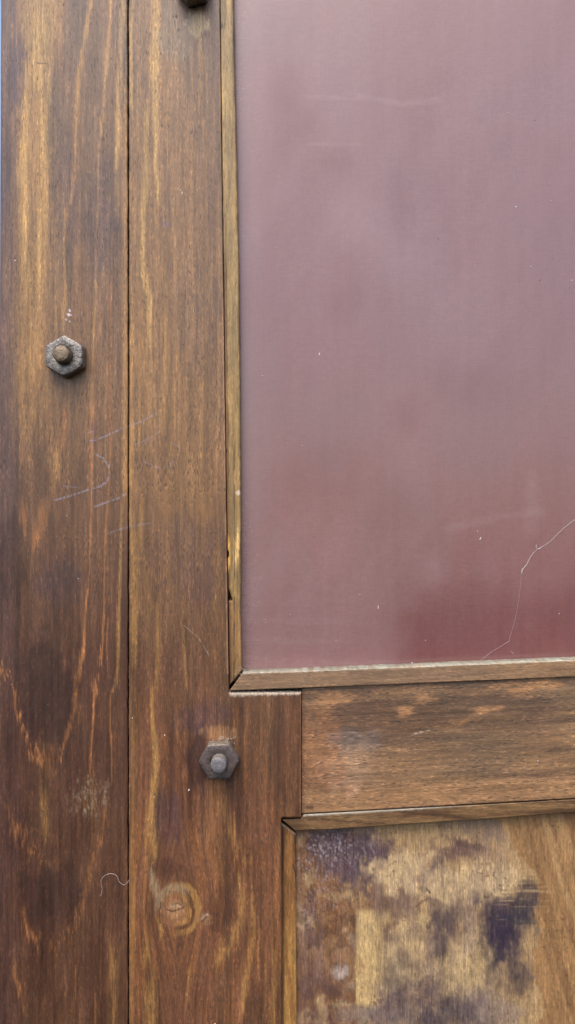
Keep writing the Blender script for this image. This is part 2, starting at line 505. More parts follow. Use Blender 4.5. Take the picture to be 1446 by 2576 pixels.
    col = mix(col, HONEY2, 0.4 * streak(x, y, [(292, 2390), (290, 2480), (286, 2600)], 22, 57, 0.8, 40, 8))
    col = mix(col, GREYB, 0.45 * streak(x, y, [(36, 2360), (38, 2440)], 18, 58, 0.8, 40, 8))
    for i in range(10):
        xx = rng.uniform(150, 315); yy = rng.uniform(1450, 2500); ln = rng.uniform(60, 220)
        col = mix(col, ORANGE, rng.uniform(0.2, 0.5) * streak(x, y, [(xx, yy), (xx - 4, yy + ln)], rng.uniform(2, 4), 60 + i, 0.6, 25, 4))
    # darkest heart wood
    col = mix(col, DEEP, 0.75 * blob(x, y, 125, 1760, 70, 140, 71, 0.5))
    col = mix(col, DEEP, 0.6 * blob(x, y, 130, 2250, 70, 80, 72, 0.5))
    col = mix(col, DEEP, 0.5 * blob(x, y, 30, 1400, 30, 120, 73, 0.6))
    col = mix(col, PURPLE, 0.5 * streak(x, y, [(236, 1060), (234, 1110)], 10, 74, 0.7, 12, 4))
    col = mix(col, PURPLE, 0.55 * streak(x, y, [(237, 1235), (235, 1265)], 10, 75, 0.7, 10, 4))
    col = mix(col, PURPLE, 0.4 * blob(x, y, 150, 1465, 55, 60, 76, 0.5))
    col = mix(col, PURPLE, 0.4 * blob(x, y, 250, 560, 40, 130, 77, 0.6))
    col = mix(col, PURPLE, 0.35 * blob(x, y, 170, 500, 30, 120, 78, 0.6))
    col = fine(x, y, col, 101, 0.9)
    # scuff of dust, chalk marks
    sc = blob(x, y, 222, 2003, 40, 34, 81, 0.8, 0.7, 14, 30, 0, 60)
    col = mix(col, HONEY2, 0.12 * sc)
    sc = sc * ss(0.45, 0.75, fbm(x / 3.2, y / 12.0, 82, 3, 0.65))
    col = mix(col, DUST, 0.4 * sc)
    sc = blob(x, y, 174, 796, 9, 14, 83, 0.5, nx=5, ny=8)
    col = mix(col, lin((205, 195, 205)), 0.8 * sc * ss(0.42, 0.62, fbm(x / 3.0, y / 6.0, 84, 3)))
    for i, (p, a) in enumerate(CHALKS):
        col = mix(col, CHALK, a * 0.62 * chalk(x, y, p, 1.9, 90 + i))
    rough = 0.36 + 0.10 * (fbm(x / 30, y / 120, 5, 3) - 0.5) + 0.25 * sc
    return finish(col, rough)

CHALKS = [
    ([(222, 1109), (240, 1107), (275, 1092), (322, 1072), (350, 1062), (378, 1048), (393, 1040)], 0.75),
    ([(222, 1088), (233, 1084)], 0.4),
    ([(242, 1143), (260, 1152), (272, 1170), (275, 1195), (268, 1212), (250, 1224), (215, 1234), (180, 1246), (138, 1258)], 0.8),
    ([(158, 1222), (200, 1226)], 0.35),
    ([(239, 1274), (270, 1262), (300, 1252), (316, 1243)], 0.8),
    ([(270, 1342), (305, 1330), (345, 1320), (382, 1314)], 0.5),
    ([(340, 1117), (365, 1108), (392, 1092), (402, 1083)], 0.45),
    ([(430, 1113), (447, 1120), (456, 1136)], 0.45),
    ([(362, 1160), (385, 1172), (410, 1178), (430, 1172), (436, 1158)], 0.5),
]

def col_stile(x, y):
    n = len(x)
    # grain swings round the knot
    kx, ky = 443, 2286
    r2 = ((x - kx) / 95.0) ** 2 + ((y - ky) / 140.0) ** 2
    xw = x - np.sign(x - kx) * 46 * np.exp(-r2)
    col = np.repeat(BROWN[None, :], n, 0)
    col = mix(col, GREYB, 0.75 * (1 - ss(300, 1000, y)) * (0.5 + 0.5 * fbm(x / 40, y / 200, 208, 3)))
    dk = np.interp(y, [0, 1000, 1300, 1500, 1700, 2000, 2300, 2575], [0.05, 0.08, 0.14, 0.32, 0.42, 0.58, 0.6, 0.5])
    dk = np.clip(dk + (fbm(xw / 55, y / 240, 204, 4) - 0.5) * 0.9 * ss(900, 1600, y), 0, 1)
    col = mix(col, DARK, dk)
    col = mix(col, REDB, 0.8 * ss(1550, 1900, y) * ss(0.35, 0.65, fbm(xw / 40, y / 300, 206, 3)))
    col = mix(col, ORANGE, 0.35 * ss(1700, 1900, y) * ss(0.52, 0.72, fbm(xw / 14, y / 240, 207, 3)))
    col = mix(col, HONEY2, 0.5 * streak(x, y, [(378, -80), (370, 500), (380, 1100)], 120, 209, fade=150, rag=16))
    col = mix(col, HONEY2, 0.35 * streak(x, y, [(500, 100), (490, 700), (470, 1500)], 160, 210, fade=200, rag=18))
    # honey streaks
    S1 = lambda p, w, s, a, c=HONEY, **k: mix(col, c, a * streak(xw if k.pop('wp', False) else x, y, p, w, s, **k))
    col = S1([(394, -40), (393, 30), (388, 109), (386, 174), (390, 261), (393, 370), (395, 520)], [14, 14, 17, 20, 14, 8, 4], 211, 0.95, soft=0.5, fade=40, rag=6)
    col = S1([(372, 250), (370, 300), (367, 370), (364, 478), (360, 540), (357, 633), (361, 694), (376, 746), (374, 835)], [4, 10, 11, 12, 9, 9, 12, 12, 7], 212, 0.85, soft=0.6, fade=30, rag=5)
    col = S1([(418, 690), (417, 807), (413, 916), (421, 975)], [5, 9, 10, 9], 213, 0.6, HONEY2, soft=0.6, fade=60, rag=5)
    col = S1([(333, -40), (331, 109), (330, 230)], 9, 214, 0.7, soft=0.7, fade=50, rag=6)
    col = S1([(345, 150), (344, 400)], 10, 215, 0.5, HONEY2, soft=0.8, fade=80, rag=8)
    col = S1([(506, 90), (504, 217), (503, 260)], 8, 216, 0.6, HONEY2, soft=0.7, fade=30, rag=5)
    col = mix(col, lin((160, 135, 92)), 0.75 * blob(x, y, 497, 58, 26, 32, 217, 0.45, nx=16, ny=20))
    col = mix(col, lin((120, 105, 85)), 0.4 * blob(x, y, 440, 90, 50, 60, 218, 0.5))
    col = S1([(330, 700), (332, 900), (329, 1010)], 8, 219, 0.45, HONEY2, soft=0.8, fade=90, rag=5)
    col = S1([(350, 830), (349, 960), (352, 1100)], 5, 220, 0.6, HONEY2, soft=0.6, fade=50, rag=4)
    col = S1([(330, 1040), (336, 1200), (336, 1300), (340, 1430), (338, 1540), (336, 1700)], [10, 16, 18, 18, 18, 12], 221, 0.72, HONEY2, soft=0.7, fade=80, rag=7)
    col = S1([(352, 1250), (350, 1400)], 8, 222, 0.4, HONEY2, soft=0.8, fade=60, rag=6)
    col = S1([(397, 1560), (396, 1683), (390, 1740)], 8, 223, 0.5, HONEY2, soft=0.7, fade=50, rag=4)
    col = S1([(382, 1740), (383, 1813), (387, 1879), (391, 1944), (386, 2009), (383, 2038), (386, 2116), (383, 2165)], [6, 8, 10, 13, 14, 14, 14, 9], 224, 0.85, HONEY2, soft=0.6, fade=35, rag=4)
    col = S1([(337, 1780), (335, 2000), (334, 2300), (330, 2600)], 11, 225, 0.35, HONEY2, soft=0.8, fade=80, rag=5)
    col = S1([(462, 1590), (462, 1640), (470, 1700)], 7, 226, 0.4, HONEY2, soft=0.8, fade=30, rag=4)
    for i in range(16):
        xx = rng.uniform(330, 560); yy = rng.uniform(200, 1500); ln = rng.uniform(80, 300)
        col = S1([(xx, yy), (xx + rng.uniform(-4, 4), yy + ln)], rng.uniform(3, 9), 240 + i, rng.uniform(0.15, 0.4), HONEY2, soft=0.8, fade=70, rag=5)
    for i in range(14):
        xx = rng.uniform(340, 750); yy = rng.uniform(1700, 2450); ln = rng.uniform(60, 200)
        col = S1([(xx, yy), (xx + rng.uniform(-8, 8), yy + ln)], rng.uniform(3, 10), 260 + i, rng.uniform(0.2, 0.5), ORANGE if i % 2 else HONEY2, soft=0.8, fade=50, rag=5, wp=True)
    # sweeping grain to the right of the knot
    col = S1([(561, 2010), (579, 2080), (592, 2127), (626, 2175)], [12, 16, 18, 12], 281, 0.4, HONEY2, soft=0.9, fade=40, rag=8)
    col = S1([(606, 2215), (611, 2283), (586, 2346), (554, 2410), (538, 2440)], [12, 16, 28, 24, 10], 282, 0.6, HONEY2, soft=0.7, fade=16, rag=8)
    col = S1([(637, 2230), (635, 2351), (617, 2455), (606, 2560)], [10, 14, 14, 8], 283, 0.5, HONEY2, soft=0.8, fade=40, rag=6)
    col = S1([(686, 2350), (690, 2480), (684, 2600)], 12, 284, 0.45, HONEY2, soft=0.8, fade=50, rag=6)
    col = S1([(366, 2360), (368, 2430)], 13, 285, 0.6, HONEY2, soft=0.7, fade=25, rag=5)
    col = S1([(384, 2460), (382, 2520), (380, 2620)], 26, 286, 0.65, HONEY2, soft=0.7, fade=30, rag=8)
    col = S1([(474, 2440), (473, 2520)], 5, 287, 0.45, HONEY2, soft=0.7, fade=25, rag=5)
    # knot
    kr = np.hypot((x - kx) / 1.0, (y - ky) / 1.18)
    ang = np.arctan2(y - ky, x - kx)
    krn = kr + (fbm(x / 14, y / 14, 290, 3) - 0.5) * 12
    col = mix(col, lin((128, 88, 56)), 0.85 * (1 - ss(30, 46, krn)))
    col = mix(col, lin((150, 112, 74)), 0.7 * (1 - ss(10, 26, krn)))
    ring = np.sin(krn / 3.6)
    col = mix(col, lin((88, 56, 36)), 0.28 * ss(0.2, 1, ring) * (1 - ss(30, 42, krn)) * fbm(x / 8, y / 12, 310, 2))
    rt = ss(-0.2, 0.5, np.cos(ang - 0.15))
    col = mix(col, HONEY2, 0.6 * rt * (1 - ss(3, 9, np.abs(krn - 33))))
    col = mix(col, HONEY2, 0.75 * rt * (1 - ss(4, 10, np.abs(krn - 54))) * (1 - ss(2335, 2365, y)))
    col = mix(col, DARK, 0.32 * rt * (1 - ss(3, 9, np.abs(krn - 43))))
    col = mix(col, lin((135, 112, 80)), 0.7 * (1 - ss(4, 14, np.abs(kr - 46))) * ss(0.1, 0.8, -np.sin(ang + 0.55)))
    col = mix(col, lin((165, 140, 105)), 0.6 * streak(x, y, [(385, 2185), (390, 2230), (396, 2262)], [14, 22, 12], 291, soft=0.8, fade=14, rag=8))
    col = mix(col, HONEY2, 0.6 * streak(x, y, [(402, 2292), (405, 2325), (412, 2350)], 10, 292, soft=0.7, fade=12, rag=5))
    col = mix(col, DEEP, 0.85 * (1 - ss(0.8, 2.2, polyd(x, y, [(404, 2268), (401, 2296), (403, 2322)]))))
    col = mix(col, DEEP, 0.9 * (1 - ss(0.8, 2.6, polyd(x, y, [(420, 2287), (434, 2292), (448, 2287), (462, 2281)]))))
    col = mix(col, DEEP, 0.7 * (1 - ss(0.8, 2.2, polyd(x, y, [(434, 2276), (446, 2271), (455, 2276)]))))
    col = mix(col, DUST, 0.3 * chalk(x, y, [(425, 2281), (440, 2276), (455, 2281)], 4, 293))
    k2 = np.hypot((x - 518) / 1.3, y - 2312) + (fbm(x / 9, y / 9, 294, 3) - 0.5) * 10
    col = mix(col, lin((140, 100, 65)), 0.6 * (1 - ss(8, 22, k2)))
    col = mix(col, DUST, 0.4 * chalk(x, y, [(508, 2312), (514, 2304), (522, 2300)], 4, 295))
    col = mix(col, DEEP, 0.8 * (1 - ss(0.8, 2.4, polyd(x, y, [(506, 2318), (514, 2310), (521, 2304)]))))
    col = mix(col, DARK, 0.6 * blob(x, y, 420, 2180, 30, 26, 296, 0.5))
    col = mix(col, DARK, 0.5 * blob(x, y, 560, 2300, 32, 60, 297, 0.5))
    # dark and pale patches near the lower nut
    col = mix(col, DEEP, 0.75 * blob(x, y, 498, 1930, 26, 90, 298, 0.5, nx=10, ny=50))
    col = mix(col, DARK, 0.6 * blob(x, y, 440, 1960, 30, 120, 299, 0.6, nx=10, ny=60))
    col = mix(col, PURPLE, 0.45 * blob(x, y, 520, 1800, 60, 40, 300, 0.6))
    col = mix(col, PURPLE, 0.4 * blob(x, y, 420, 2060, 40, 60, 301, 0.6))
    col = mix(col, lin((150, 110, 72)), 0.5 * blob(x, y, 552, 1842, 46, 16, 302, 0.5))
    col = mix(col, PURPLE, 0.35 * blob(x, y, 480, 1420, 70, 110, 303, 0.6))
    col = mix(col, lin((92, 70, 55)), 0.35 * blob(x, y, 500, 800, 60, 120, 304, 0.6))
    col = fine(xw, y, col, 201, 0.8)
    # dust on the top arris of the shoulder and pale worn edges
    ft = ss(575, 582, x) * (1 - ss(4, 12, y - np.interp(x, [575, 757], [1743, 1737]) + (fbm(x / 5, y / 5, 305, 3) - 0.5) * 9)) * ss(1700, 1730, y)
    col = mix(col, DUST, 0.8 * ft)
    ed = (1 - ss(1.0, 3.5, np.abs(x - np.interp(y, [0, 1000, 1690], [553, 563, 573])))) * (1 - ss(1690, 1700, y))
    col = mix(col, lin((165, 125, 90)), 0.45 * ed * ss(0.3, 0.6, vn(x * 0, y / 60, 306)))
    ed = (1 - ss(1, 5, 758 - x)) * ss(1740, 1745, y)
    col = mix(col, lin((150, 105, 75)), 0.4 * ed)
    for i, (p, a) in enumerate(CHALKS):
        col = mix(col, CHALK, a * 0.5 * chalk(x, y, p, 1.9, 90 + i))
    col = mix(col, DUST, 0.45 * chalk(x, y, [(462, 1572), (500, 1605), (526, 1648)], 1.6, 307) * 0.6)
    col = mix(col, lin((60, 60, 110)), 0.6 * blob(x, y, 417, 565, 4, 8, 308, 0.3, nx=4, ny=5))
    rough = 0.36 + 0.1 * (fbm(x / 30, y / 120, 205, 3) - 0.5) + 0.3 * ft
    # rubbed, glossier and hazier patch right of the knot
    rough = rough - 0.05 * blob(x, y, 600, 2180, 80, 60, 309, 0.4)
    return finish(col, rough)

def col_rail(x, y):
    n = len(x)
    yw = y + (x - 758) * 0.053
    col = np.repeat(lin((128, 96, 64))[None, :], n, 0)
    g = fbm(x / 260, yw / 26, 401, 4)
    col = mix(col, lin((90, 68, 50)), 0.85 * ss(0.42, 0.7, g))
    col = mix(col, lin((96, 78, 58)), 0.5 * ss(1000, 1200, x) * ss(0.4, 0.6, fbm(x / 200, yw / 40, 402, 3)))
    col = mix(col, lin((142, 104, 66)), 0.7 * ss(1955, 2010, yw + (fbm(x / 90, yw / 12, 403, 3) - 0.5) * 50))
    col = mix(col, lin((78, 54, 40)), 0.55 * blob(x, y, 960, 1800, 180, 40, 404, 0.5, nx=80, ny=14))
    col = mix(col, lin((74, 54, 42)), 0.5 * blob(x, y, 1260, 1770, 150, 30, 405, 0.5, nx=80, ny=14))
    for i, (cx, cy, rx, ry, a) in enumerate([(850, 1752, 44, 16, 0.7), (822, 1770, 50, 14, 0.5), (1017, 1788, 24, 9, 0.8), (1064, 1756, 26, 9, 0.7), (1330, 1729, 52, 15, 0.9),
                                             (1224, 1785, 30, 8, 0.75), (1160, 1816, 40, 7, 0.5), (1270, 1722, 40, 8, 0.5)]):
        col = mix(col, lin((160, 114, 70)), a * 0.85 * blob(x, y, cx, cy, rx, ry, 410 + i, 0.9, 0.5, nx=34, ny=7, ang=-14) * np.clip(0.3 + 1.2 * fbm(x / 40, yw / 2.6, 430 + i, 3), 0, 1))
    col = mix(col, lin((165, 128, 96)), 0.5 * blob(x, y, 872, 1930, 70, 60, 420, 0.5))
    col = mix(col, lin((140, 92, 54)), 0.5 * blob(x, y, 800, 1900, 60, 100, 421, 0.5))
    col = mix(col, lin((110, 100, 98)), 0.35 * blob(x, y, 900, 1860, 60, 30, 422, 0.5))
    g = fbm(x / 180, yw / 4.5, 425, 4, 0.6)
    col = col * (1 + (g - 0.5) * 0.9)[:, None]
    col = mix(col, lin((60, 30, 28)), 0.7 * blob(x, y, 779, 2030, 11, 5, 423, 0.3, nx=6, ny=4))
    col = mix(col, DUST, 0.6 * chalk(x, y, [(1036, 1848), (1058, 1842), (1080, 1836)], 2.2, 424))
    # shade beside the stile, painted in along the joint
    col = mix(col, DARK, 0.55 * (1 - ss(2, 12, x - 758 + (fbm(x / 8, y / 4, 426, 2) - 0.5) * 14)))
    rough = 0.42 + 0.1 * (fbm(x / 100, y / 20, 427, 3) - 0.5)
    return finish(col, rough)

def col_bead_v(x, y):
    n = len(x)
    L = np.interp(y, [0, 1000, 1690], [552, 565, 575])
    col = np.repeat(lin((140, 112, 60))[None, :], n, 0)
    col = mix(col, lin((106, 84, 48)), 0.6 * ss(0.42, 0.65, fbm(x / 12, y / 200, 501, 3)))
    col = mix(col, lin((120, 80, 42)), 0.5 * ss(1450, 1550, y))
    col = mix(col, lin((110, 78, 52)), 0.8 * (1 - ss(4, 11, x - L + (fbm(x / 5, y / 60, 502, 2) - 0.5) * 6)) * ss(600, 700, y))
    col = mix(col, lin((205, 158, 75)), 0.9 * streak(x, y, [(573, 1330), (576, 1400), (577, 1440)], [5, 8, 5], 503, soft=0.5, fade=14, rag=3))
    col = mix(col, lin((205, 165, 95)), 0.85 * streak(x, y, [(598, 1320), (594, 1380), (592, 1440)], [8, 14, 6], 504, soft=0.7, fade=25, rag=5))
    col = mix(col, HONEY2, 0.5 * streak(x, y, [(592, 900), (586, 1000), (590, 1200), (598, 1320)], [4, 8, 9, 8], 505, soft=0.7, fade=50, rag=4))
    col = mix(col, DEEP, 0.8 * (1 - ss(0.6, 1.8, np.abs(x - np.interp(y, [1000, 1400, 1700], [589, 590, 588])))) * ss(1080, 1150, y) * ss(0.35, 0.5, vn(x * 0, y / 40, 506)))
    col = mix(col, DEEP, 0.7 * (1 - ss(0.8, 2.4, np.abs(x - np.interp(y, [1400, 1530, 1722], [573, 575, 579])))) * ss(1420, 1440, y))
    for (cx, cy) in ((556, 315), (562, 640), (569, 1132), (559, 66)):
        col = mix(col, DEEP, 0.8 * blob(x, y, cx, cy, 3, 5, 507, 0.3, nx=4, ny=5))
    col = mix(col, lin((200, 185, 160)), 0.7 * blob(x, y, 600, 1240, 6, 6, 508, 0.5, nx=4, ny=5))
    col = fine(x, y, col, 509, 0.7, 4.0, 120.0)
    return finish(col, 0.45 + 0.0 * x)

def col_bead_h(x, y):
    n = len(x)
    yw = y + (x - 607) * 0.038
    col = np.repeat(lin((122, 94, 66))[None, :], n, 0)
    col = mix(col, lin((98, 76, 56)), 0.7 * ss(0.42, 0.68, fbm(x / 200, yw / 12, 601, 3)))
    col = mix(col, lin((140, 105, 66)), 0.5 * ss(1100, 1400, x))
    g = fbm(x / 120, yw / 3.5, 602, 4, 0.6)
    col = col * (1 + (g - 0.5) * 0.9)[:, None]
    # chalky, dusty top arris
    top = np.interp(x, [607, 750, 1446, 1880], [1692, 1688, 1660, 1642.5])
    m = 1 - ss(-1.0, 3.5, y - top + (fbm(x / 6, y / 4, 603, 3) - 0.5) * 5)
    col = mix(col, lin((150, 152, 136)), 0.95 * m)
    return finish(col, 0.5 + 0.3 * m)

def col_bead_l(x, y):
    n = len(x)
    yw = y + (x - 745) * 0.058
    col = np.repeat(lin((126, 92, 58))[None, :], n, 0)
    col = mix(col, lin((86, 62, 42)), 0.8 * ss(0.42, 0.66, fbm(x / 120, (yw - x * 0.10) / 9, 611, 3)))
    col = mix(col, lin((150, 118, 72)), 0.4 * ss(0.45, 0.7, fbm(x / 150, yw / 10, 612, 3)))
    col = mix(col, DARK, 0.5 * (1 - ss(720, 790, x)))
    g = fbm(x / 90, (yw - x * 0.10) / 3.5, 613, 4, 0.6)
    col = col * (1 + (g - 0.5) * 0.8)[:, None]
    top = np.interp(x, [708, 757, 1446], [2060, 2052, 2010])
    m = (1 - ss(0, 4, y - top + (fbm(x / 6, y / 4, 614, 3) - 0.5) * 4)) * ss(757, 770, x) * (1 - ss(1000, 1250, x))
    col = mix(col, lin((175, 165, 145)), 0.75 * m)
    return finish(col, 0.48 + 0.2 * m)

def col_bead_vl(x, y):
    n = len(x)
    col = np.repeat(lin((136, 92, 44))[None, :], n, 0)
    col = mix(col, lin((70, 44, 26)), 0.85 * (1 - ss(2100, 2330, y)) * ss(0.3, 0.6, fbm(x / 10, y / 90, 621, 3)))
    col = mix(col, lin((166, 124, 58)), 0.7 * ss(2280, 2400, y) * ss(0.35, 0.6, fbm(x / 12, y / 150, 622, 3)))
    col = mix(col, DEEP, 0.7 * (1 - ss(2, 7, x - 710)))
    col = mix(col, DUST, 0.4 * (1 - ss(0, 5, np.abs((y - 2090) - (x - 728) * 0.9))))
    col = mix(col, DEEP, 0.9 * (1 - ss(0.7, 2, polyd(x, y, [(737, 2180), (743, 2200), (745, 2240)]))))
    col = fine(x, y, col, 623, 0.7, 4.0, 120.0)
    return finish(col, 0.42 + 0 * x)

def col_red(x, y):
    n = len(x)
    RED = lin((98, 55, 54))
    col = np.repeat(RED[None, :], n, 0)
    # greasy deposits with finger marks rubbed through, and a painted reflection low down
    film_refl = 0.62 + 0.22 * (fbm(x / 260, y / 300, 701, 3) - 0.5) + 0.17 * (fbm(x / 16, y / 240, 704, 4, 0.6) - 0.5)
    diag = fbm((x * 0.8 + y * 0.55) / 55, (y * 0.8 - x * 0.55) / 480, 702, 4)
    film_refl = film_refl + 0.2 * (diag - 0.5) + 0.15 * (1 - ss(0, 900, y))
    for i, (cx, cy, rx, ry, a) in enumerate([(735, 215, 36, 40, 0.4), (755, 300, 50, 50, 0.45), (752, 370, 35, 55, 0.25), (842, 405, 28, 22, 0.4), (800, 450, 60, 40, 0.2), (1004, 530, 22, 55, 0.4),
                                             (870, 770, 36, 34, 0.3), (1030, 1040, 34, 36, 0.4), (960, 700, 90, 60, 0.2), (1110, 200, 20, 30, 0.35), (1055, 300, 30, 60, 0.25), (1160, 980, 70, 40, 0.2),
                                             (700, 900, 50, 120, 0.2), (1300, 1010, 90, 60, 0.15), (820, 1190, 100, 70, 0.25), (960, 1270, 60, 40, 0.2), (1060, 455, 50, 60, 0.15), (1330, 380, 70, 40, 0.15)]):
        film_refl = film_refl - 0.5 * a * blob(x, y, cx, cy, rx * 1.25, ry * 1.25, 710 + i, 0.4, 0.85, nx=60, ny=60)
    for i, (p, w, a) in enumerate([([(900, 240), (1010, 262), (1100, 250)], 10, 0.25), ([(770, 242), (900, 248)], 6, 0.2), ([(780, 362), (910, 364)], 6, 0.2),
                                   ([(900, 560), (980, 640), (1080, 760), (1160, 860)], 90, 0.10), ([(820, 480), (930, 600), (1020, 720)], 80, 0.08), ([(1130, 1330), (1250, 1300), (1360, 1285)], 14, 0.2),
                                   ([(1340, 1200), (1335, 1330)], 26, 0.2), ([(1090, 1430), (1090, 1450)], 60, 0.2), ([(1000, 560), (1100, 700), (1240, 800)], 110, 0.08)]):
        d = polyd(x, y, p)
        film_refl = film_refl + a * (1 - ss(0.0, 1.2 * w, d + (fbm(x / 40, y / 40, 740 + i, 3) - 0.5) * w * 0.6))
    film_refl = film_refl + 0.25 * (1 - ss(610, 690, x)) + 0.3 * (1 - ss(820, 1060, x)) * ss(1150, 1450, y)  # lower left lightened to paint in a brighter reflection
    film_refl = film_refl + 0.10 * ((np.sin(y / 8.0 + 2.5 * fbm(x / 200, y / 60, 750, 2)) > 0.6) * (1 - ss(700, 1000, x)) * ss(1480, 1560, y))
    film_refl = film_refl - 0.3 * ss(960, 1080, x + (fbm(x / 60, y / 60, 751, 2) - 0.5) * 80) * ss(1420, 1560, y + (fbm(x / 60, y / 60, 752, 3) - 0.5) * 90)  # paints the dark reflection's shape into the lower right
    film_refl = np.clip(film_refl, 0, 1.2)
    col = mix(col, lin((180, 160, 160)), 0.28 * film_refl)
    film2 = ss(0.35, 0.65, fbm(x / 170, y / 260, 760, 4))
    col = mix(col, lin((150, 84, 72)), 0.08 * film2)
    rough = 0.16 + 0.10 * film_refl
    return finish(col, rough, 0.0)

def col_wood_panel(x, y):
    n = len(x)
    TAN = lin((154, 124, 82)); GREYT = lin((118, 97, 80)); BR = lin((112, 74, 44)); PU = lin((68, 51, 61))
    col = np.repeat(TAN[None, :], n, 0)
    A = lambda cx, cy, rx, ry, s, rag=0.7, soft=0.3, nx=26, ny=34, ang=0: blob(x, y, cx, cy, rx, ry, s, rag, max(soft, 0.45), nx, ny, ang, 18.0)
    col = mix(col, GREYT, 0.75 * ss(0.40, 0.62, fbm(x / 70, y / 90, 801, 4)))
    # brown upper left, dusty purple top
    lf = 1 - ss(890, 905, x + (vn(x * 0, y / 30, 802) - 0.5) * 6 + 60 * (1 - ss(2240, 2300, y)) * (fbm(x / 30, y / 30, 803, 3) - 0.3))
    col = mix(col, BR, 0.85 * lf * ss(0.25, 0.5, fbm(x / 30, y / 40, 804, 4)))
    col = mix(col, lin((120, 80, 46)), 0.6 * A(860, 2260, 70, 60, 805))
    col = mix(col, lin((96, 66, 46)), 0.7 * A(980, 2300, 60, 130, 806))
    col = mix(col, lin((104, 80, 62)), 0.7 * A(1060, 2240, 100, 60, 807))
    col = mix(col, PU, 0.85 * A(880, 2150, 80, 60, 808))
    col = mix(col, PU, 0.8 * A(940, 2170, 80, 60, 809))
    col = mix(col, PU, 0.6 * A(1000, 2490, 60, 60, 883))
    col = mix(col, PU, 0.75 * A(820, 2120, 40, 40, 810))
    col = mix(col, lin((84, 62, 58)), 0.7 * A(1130, 2150, 70, 32, 811, ang=-18))
    col = mix(col, lin((84, 62, 58)), 0.6 * A(1170, 2140, 55, 20, 812))
    col = mix(col, PU, 0.6 * A(1110, 2200, 26, 34, 813))
    # pale areas
    PALE = lin((186, 158, 112))
    col = mix(col, PALE, 0.75 * A(1020, 2190, 80, 60, 814))
    col = mix(col, PALE, 0.75 * A(1190, 2220, 120, 50, 815))
    col = mix(col, PALE, 0.6 * A(1020, 2420, 70, 90, 880))
    col = mix(col, PALE, 0.5 * A(1180, 2440, 80, 80, 881))
    col = mix(col, lin((170, 142, 94)), 0.8 * A(1040, 2350, 36, 50, 816))
    col = mix(col, lin((170, 142, 94)), 0.75 * A(1150, 2430, 60, 55, 817))
    pb = ss(892, 898, x + (fbm(x / 6, y / 9, 882, 3) - 0.5) * 6) * (1 - ss(915, 1000, x + (fbm(x / 25, y / 35, 818, 4) - 0.5) * 70)) * ss(2280, 2300, y) * (1 - ss(2500, 2545, y + (fbm(x / 20, y / 20, 819, 3) - 0.5) * 50))
    col = mix(col, lin((178, 148, 94)), 0.9 * pb)
    col = mix(col, lin((160, 130, 84)), 0.6 * A(870, 2255, 50, 8, 820, 0.5))
    col = mix(col, lin((150, 128, 92)), 0.7 * A(860, 2530, 30, 9, 821, 0.6))
    col = mix(col, lin((130, 98, 66)), 0.5 * A(850, 2410, 60, 40, 822, 0.8))
    col = mix(col, lin((70, 46, 32)), 0.55 * lf * ss(0.5, 0.68, fbm(x / 26, y / 30, 870, 4, 0.65)))
    col = mix(col, lin((128, 112, 98)), 0.6 * A(1020, 2550, 140, 20, 823, 0.7))
    col = mix(col, lin((120, 106, 96)), 0.6 * A(1230, 2545, 90, 40, 824, 0.7))
    # dark worn blots
    DK = lin((44, 35, 50))
    for i, (cx, cy, rx, ry, a) in enumerate([(1268, 2360, 42, 64, 1.0), (1290, 2290, 40, 36, 0.8), (1250, 2330, 30, 40, 0.8), (1330, 2275, 24, 34, 0.85), (1345, 2240, 18, 26, 0.7), (1310, 2460, 30, 40, 0.75),
                                             (1240, 2430, 30, 50, 0.6), (1120, 2330, 34, 36, 0.75), (1108, 2385, 20, 22, 0.7), (1085, 2495, 40, 70, 0.7), (1000, 2475, 42, 60, 0.6), (1160, 2540, 60, 36, 0.75),
                                             (1080, 2570, 40, 22, 0.8), (1030, 2345, 70, 20, 0.5), (1200, 2270, 6, 8, 0.8), (925, 2250, 6, 7, 0.7), (1380, 2330, 14, 60, 0.5), (960, 2560, 40, 20, 0.5),
                                             (800, 2470, 60, 30, 0.4), (780, 2330, 20, 60, 0.5), (790, 2560, 50, 40, 0.5)]):
        col = mix(col, DK if i < 13 else PU, a * 0.95 * A(cx, cy, rx * 1.15, ry * 1.15, 830 + i, 0.85, 0.75, 18, 30) * np.clip(0.55 + 0.9 * fbm(x / 9, y / 26, 900 + i, 4, 0.65), 0, 1))
    col = mix(col, lin((40, 44, 54)), 0.6 * A(1315, 2300, 40, 20, 852, 0.6, 0.4, 40, 6))
    # bare honey wood along the right, grain leaning
    bx = 1352 + (fbm(x * 0, y / 60, 853, 3) - 0.5) * 50 + (fbm(x / 12, y / 10, 854, 3) - 0.5) * 24
    bx = np.where(y < 2200, bx - (2200 - y) * 0.85, bx)
    hm = ss(-6, 10, x - bx)
    lean = x + (y - 2100) * -0.30
    hon = np.repeat(lin((140, 104, 62))[None, :], n, 0)
    hon = mix(hon, lin((112, 80, 48)), 0.7 * ss(0.4, 0.65, fbm(lean / 14, y / 220, 855, 4)))
    hon = mix(hon, lin((164, 130, 84)), 0.5 * ss(0.5, 0.7, fbm(lean / 20, y / 260, 856, 3)))
    hon = mix(hon, lin((110, 84, 60)), 0.7 * streak(lean, y, [(1400, 2040), (1395, 2130)], 5, 857, fade=30))
    col = col * (1 - hm[:, None]) + hon * hm[:, None]
    col = mix(col, lin((80, 56, 50)), 0.6 * A(1170, 2120, 60, 8, 858, 0.5, 0.4, 40, 8, 22))
    gm = fbm(x / 5.0, y / 200.0, 871, 4, 0.65) * fbm(x / 90, y / 120, 872, 3)
    col = mix(col, lin((112, 92, 86)), 0.35 * ss(0.22, 0.38, gm) * (1 - hm))
    # brushed vertical scratches and horizontal scrapes
    g = fbm(x / 2.6, y / 90, 859, 3, 0.6)
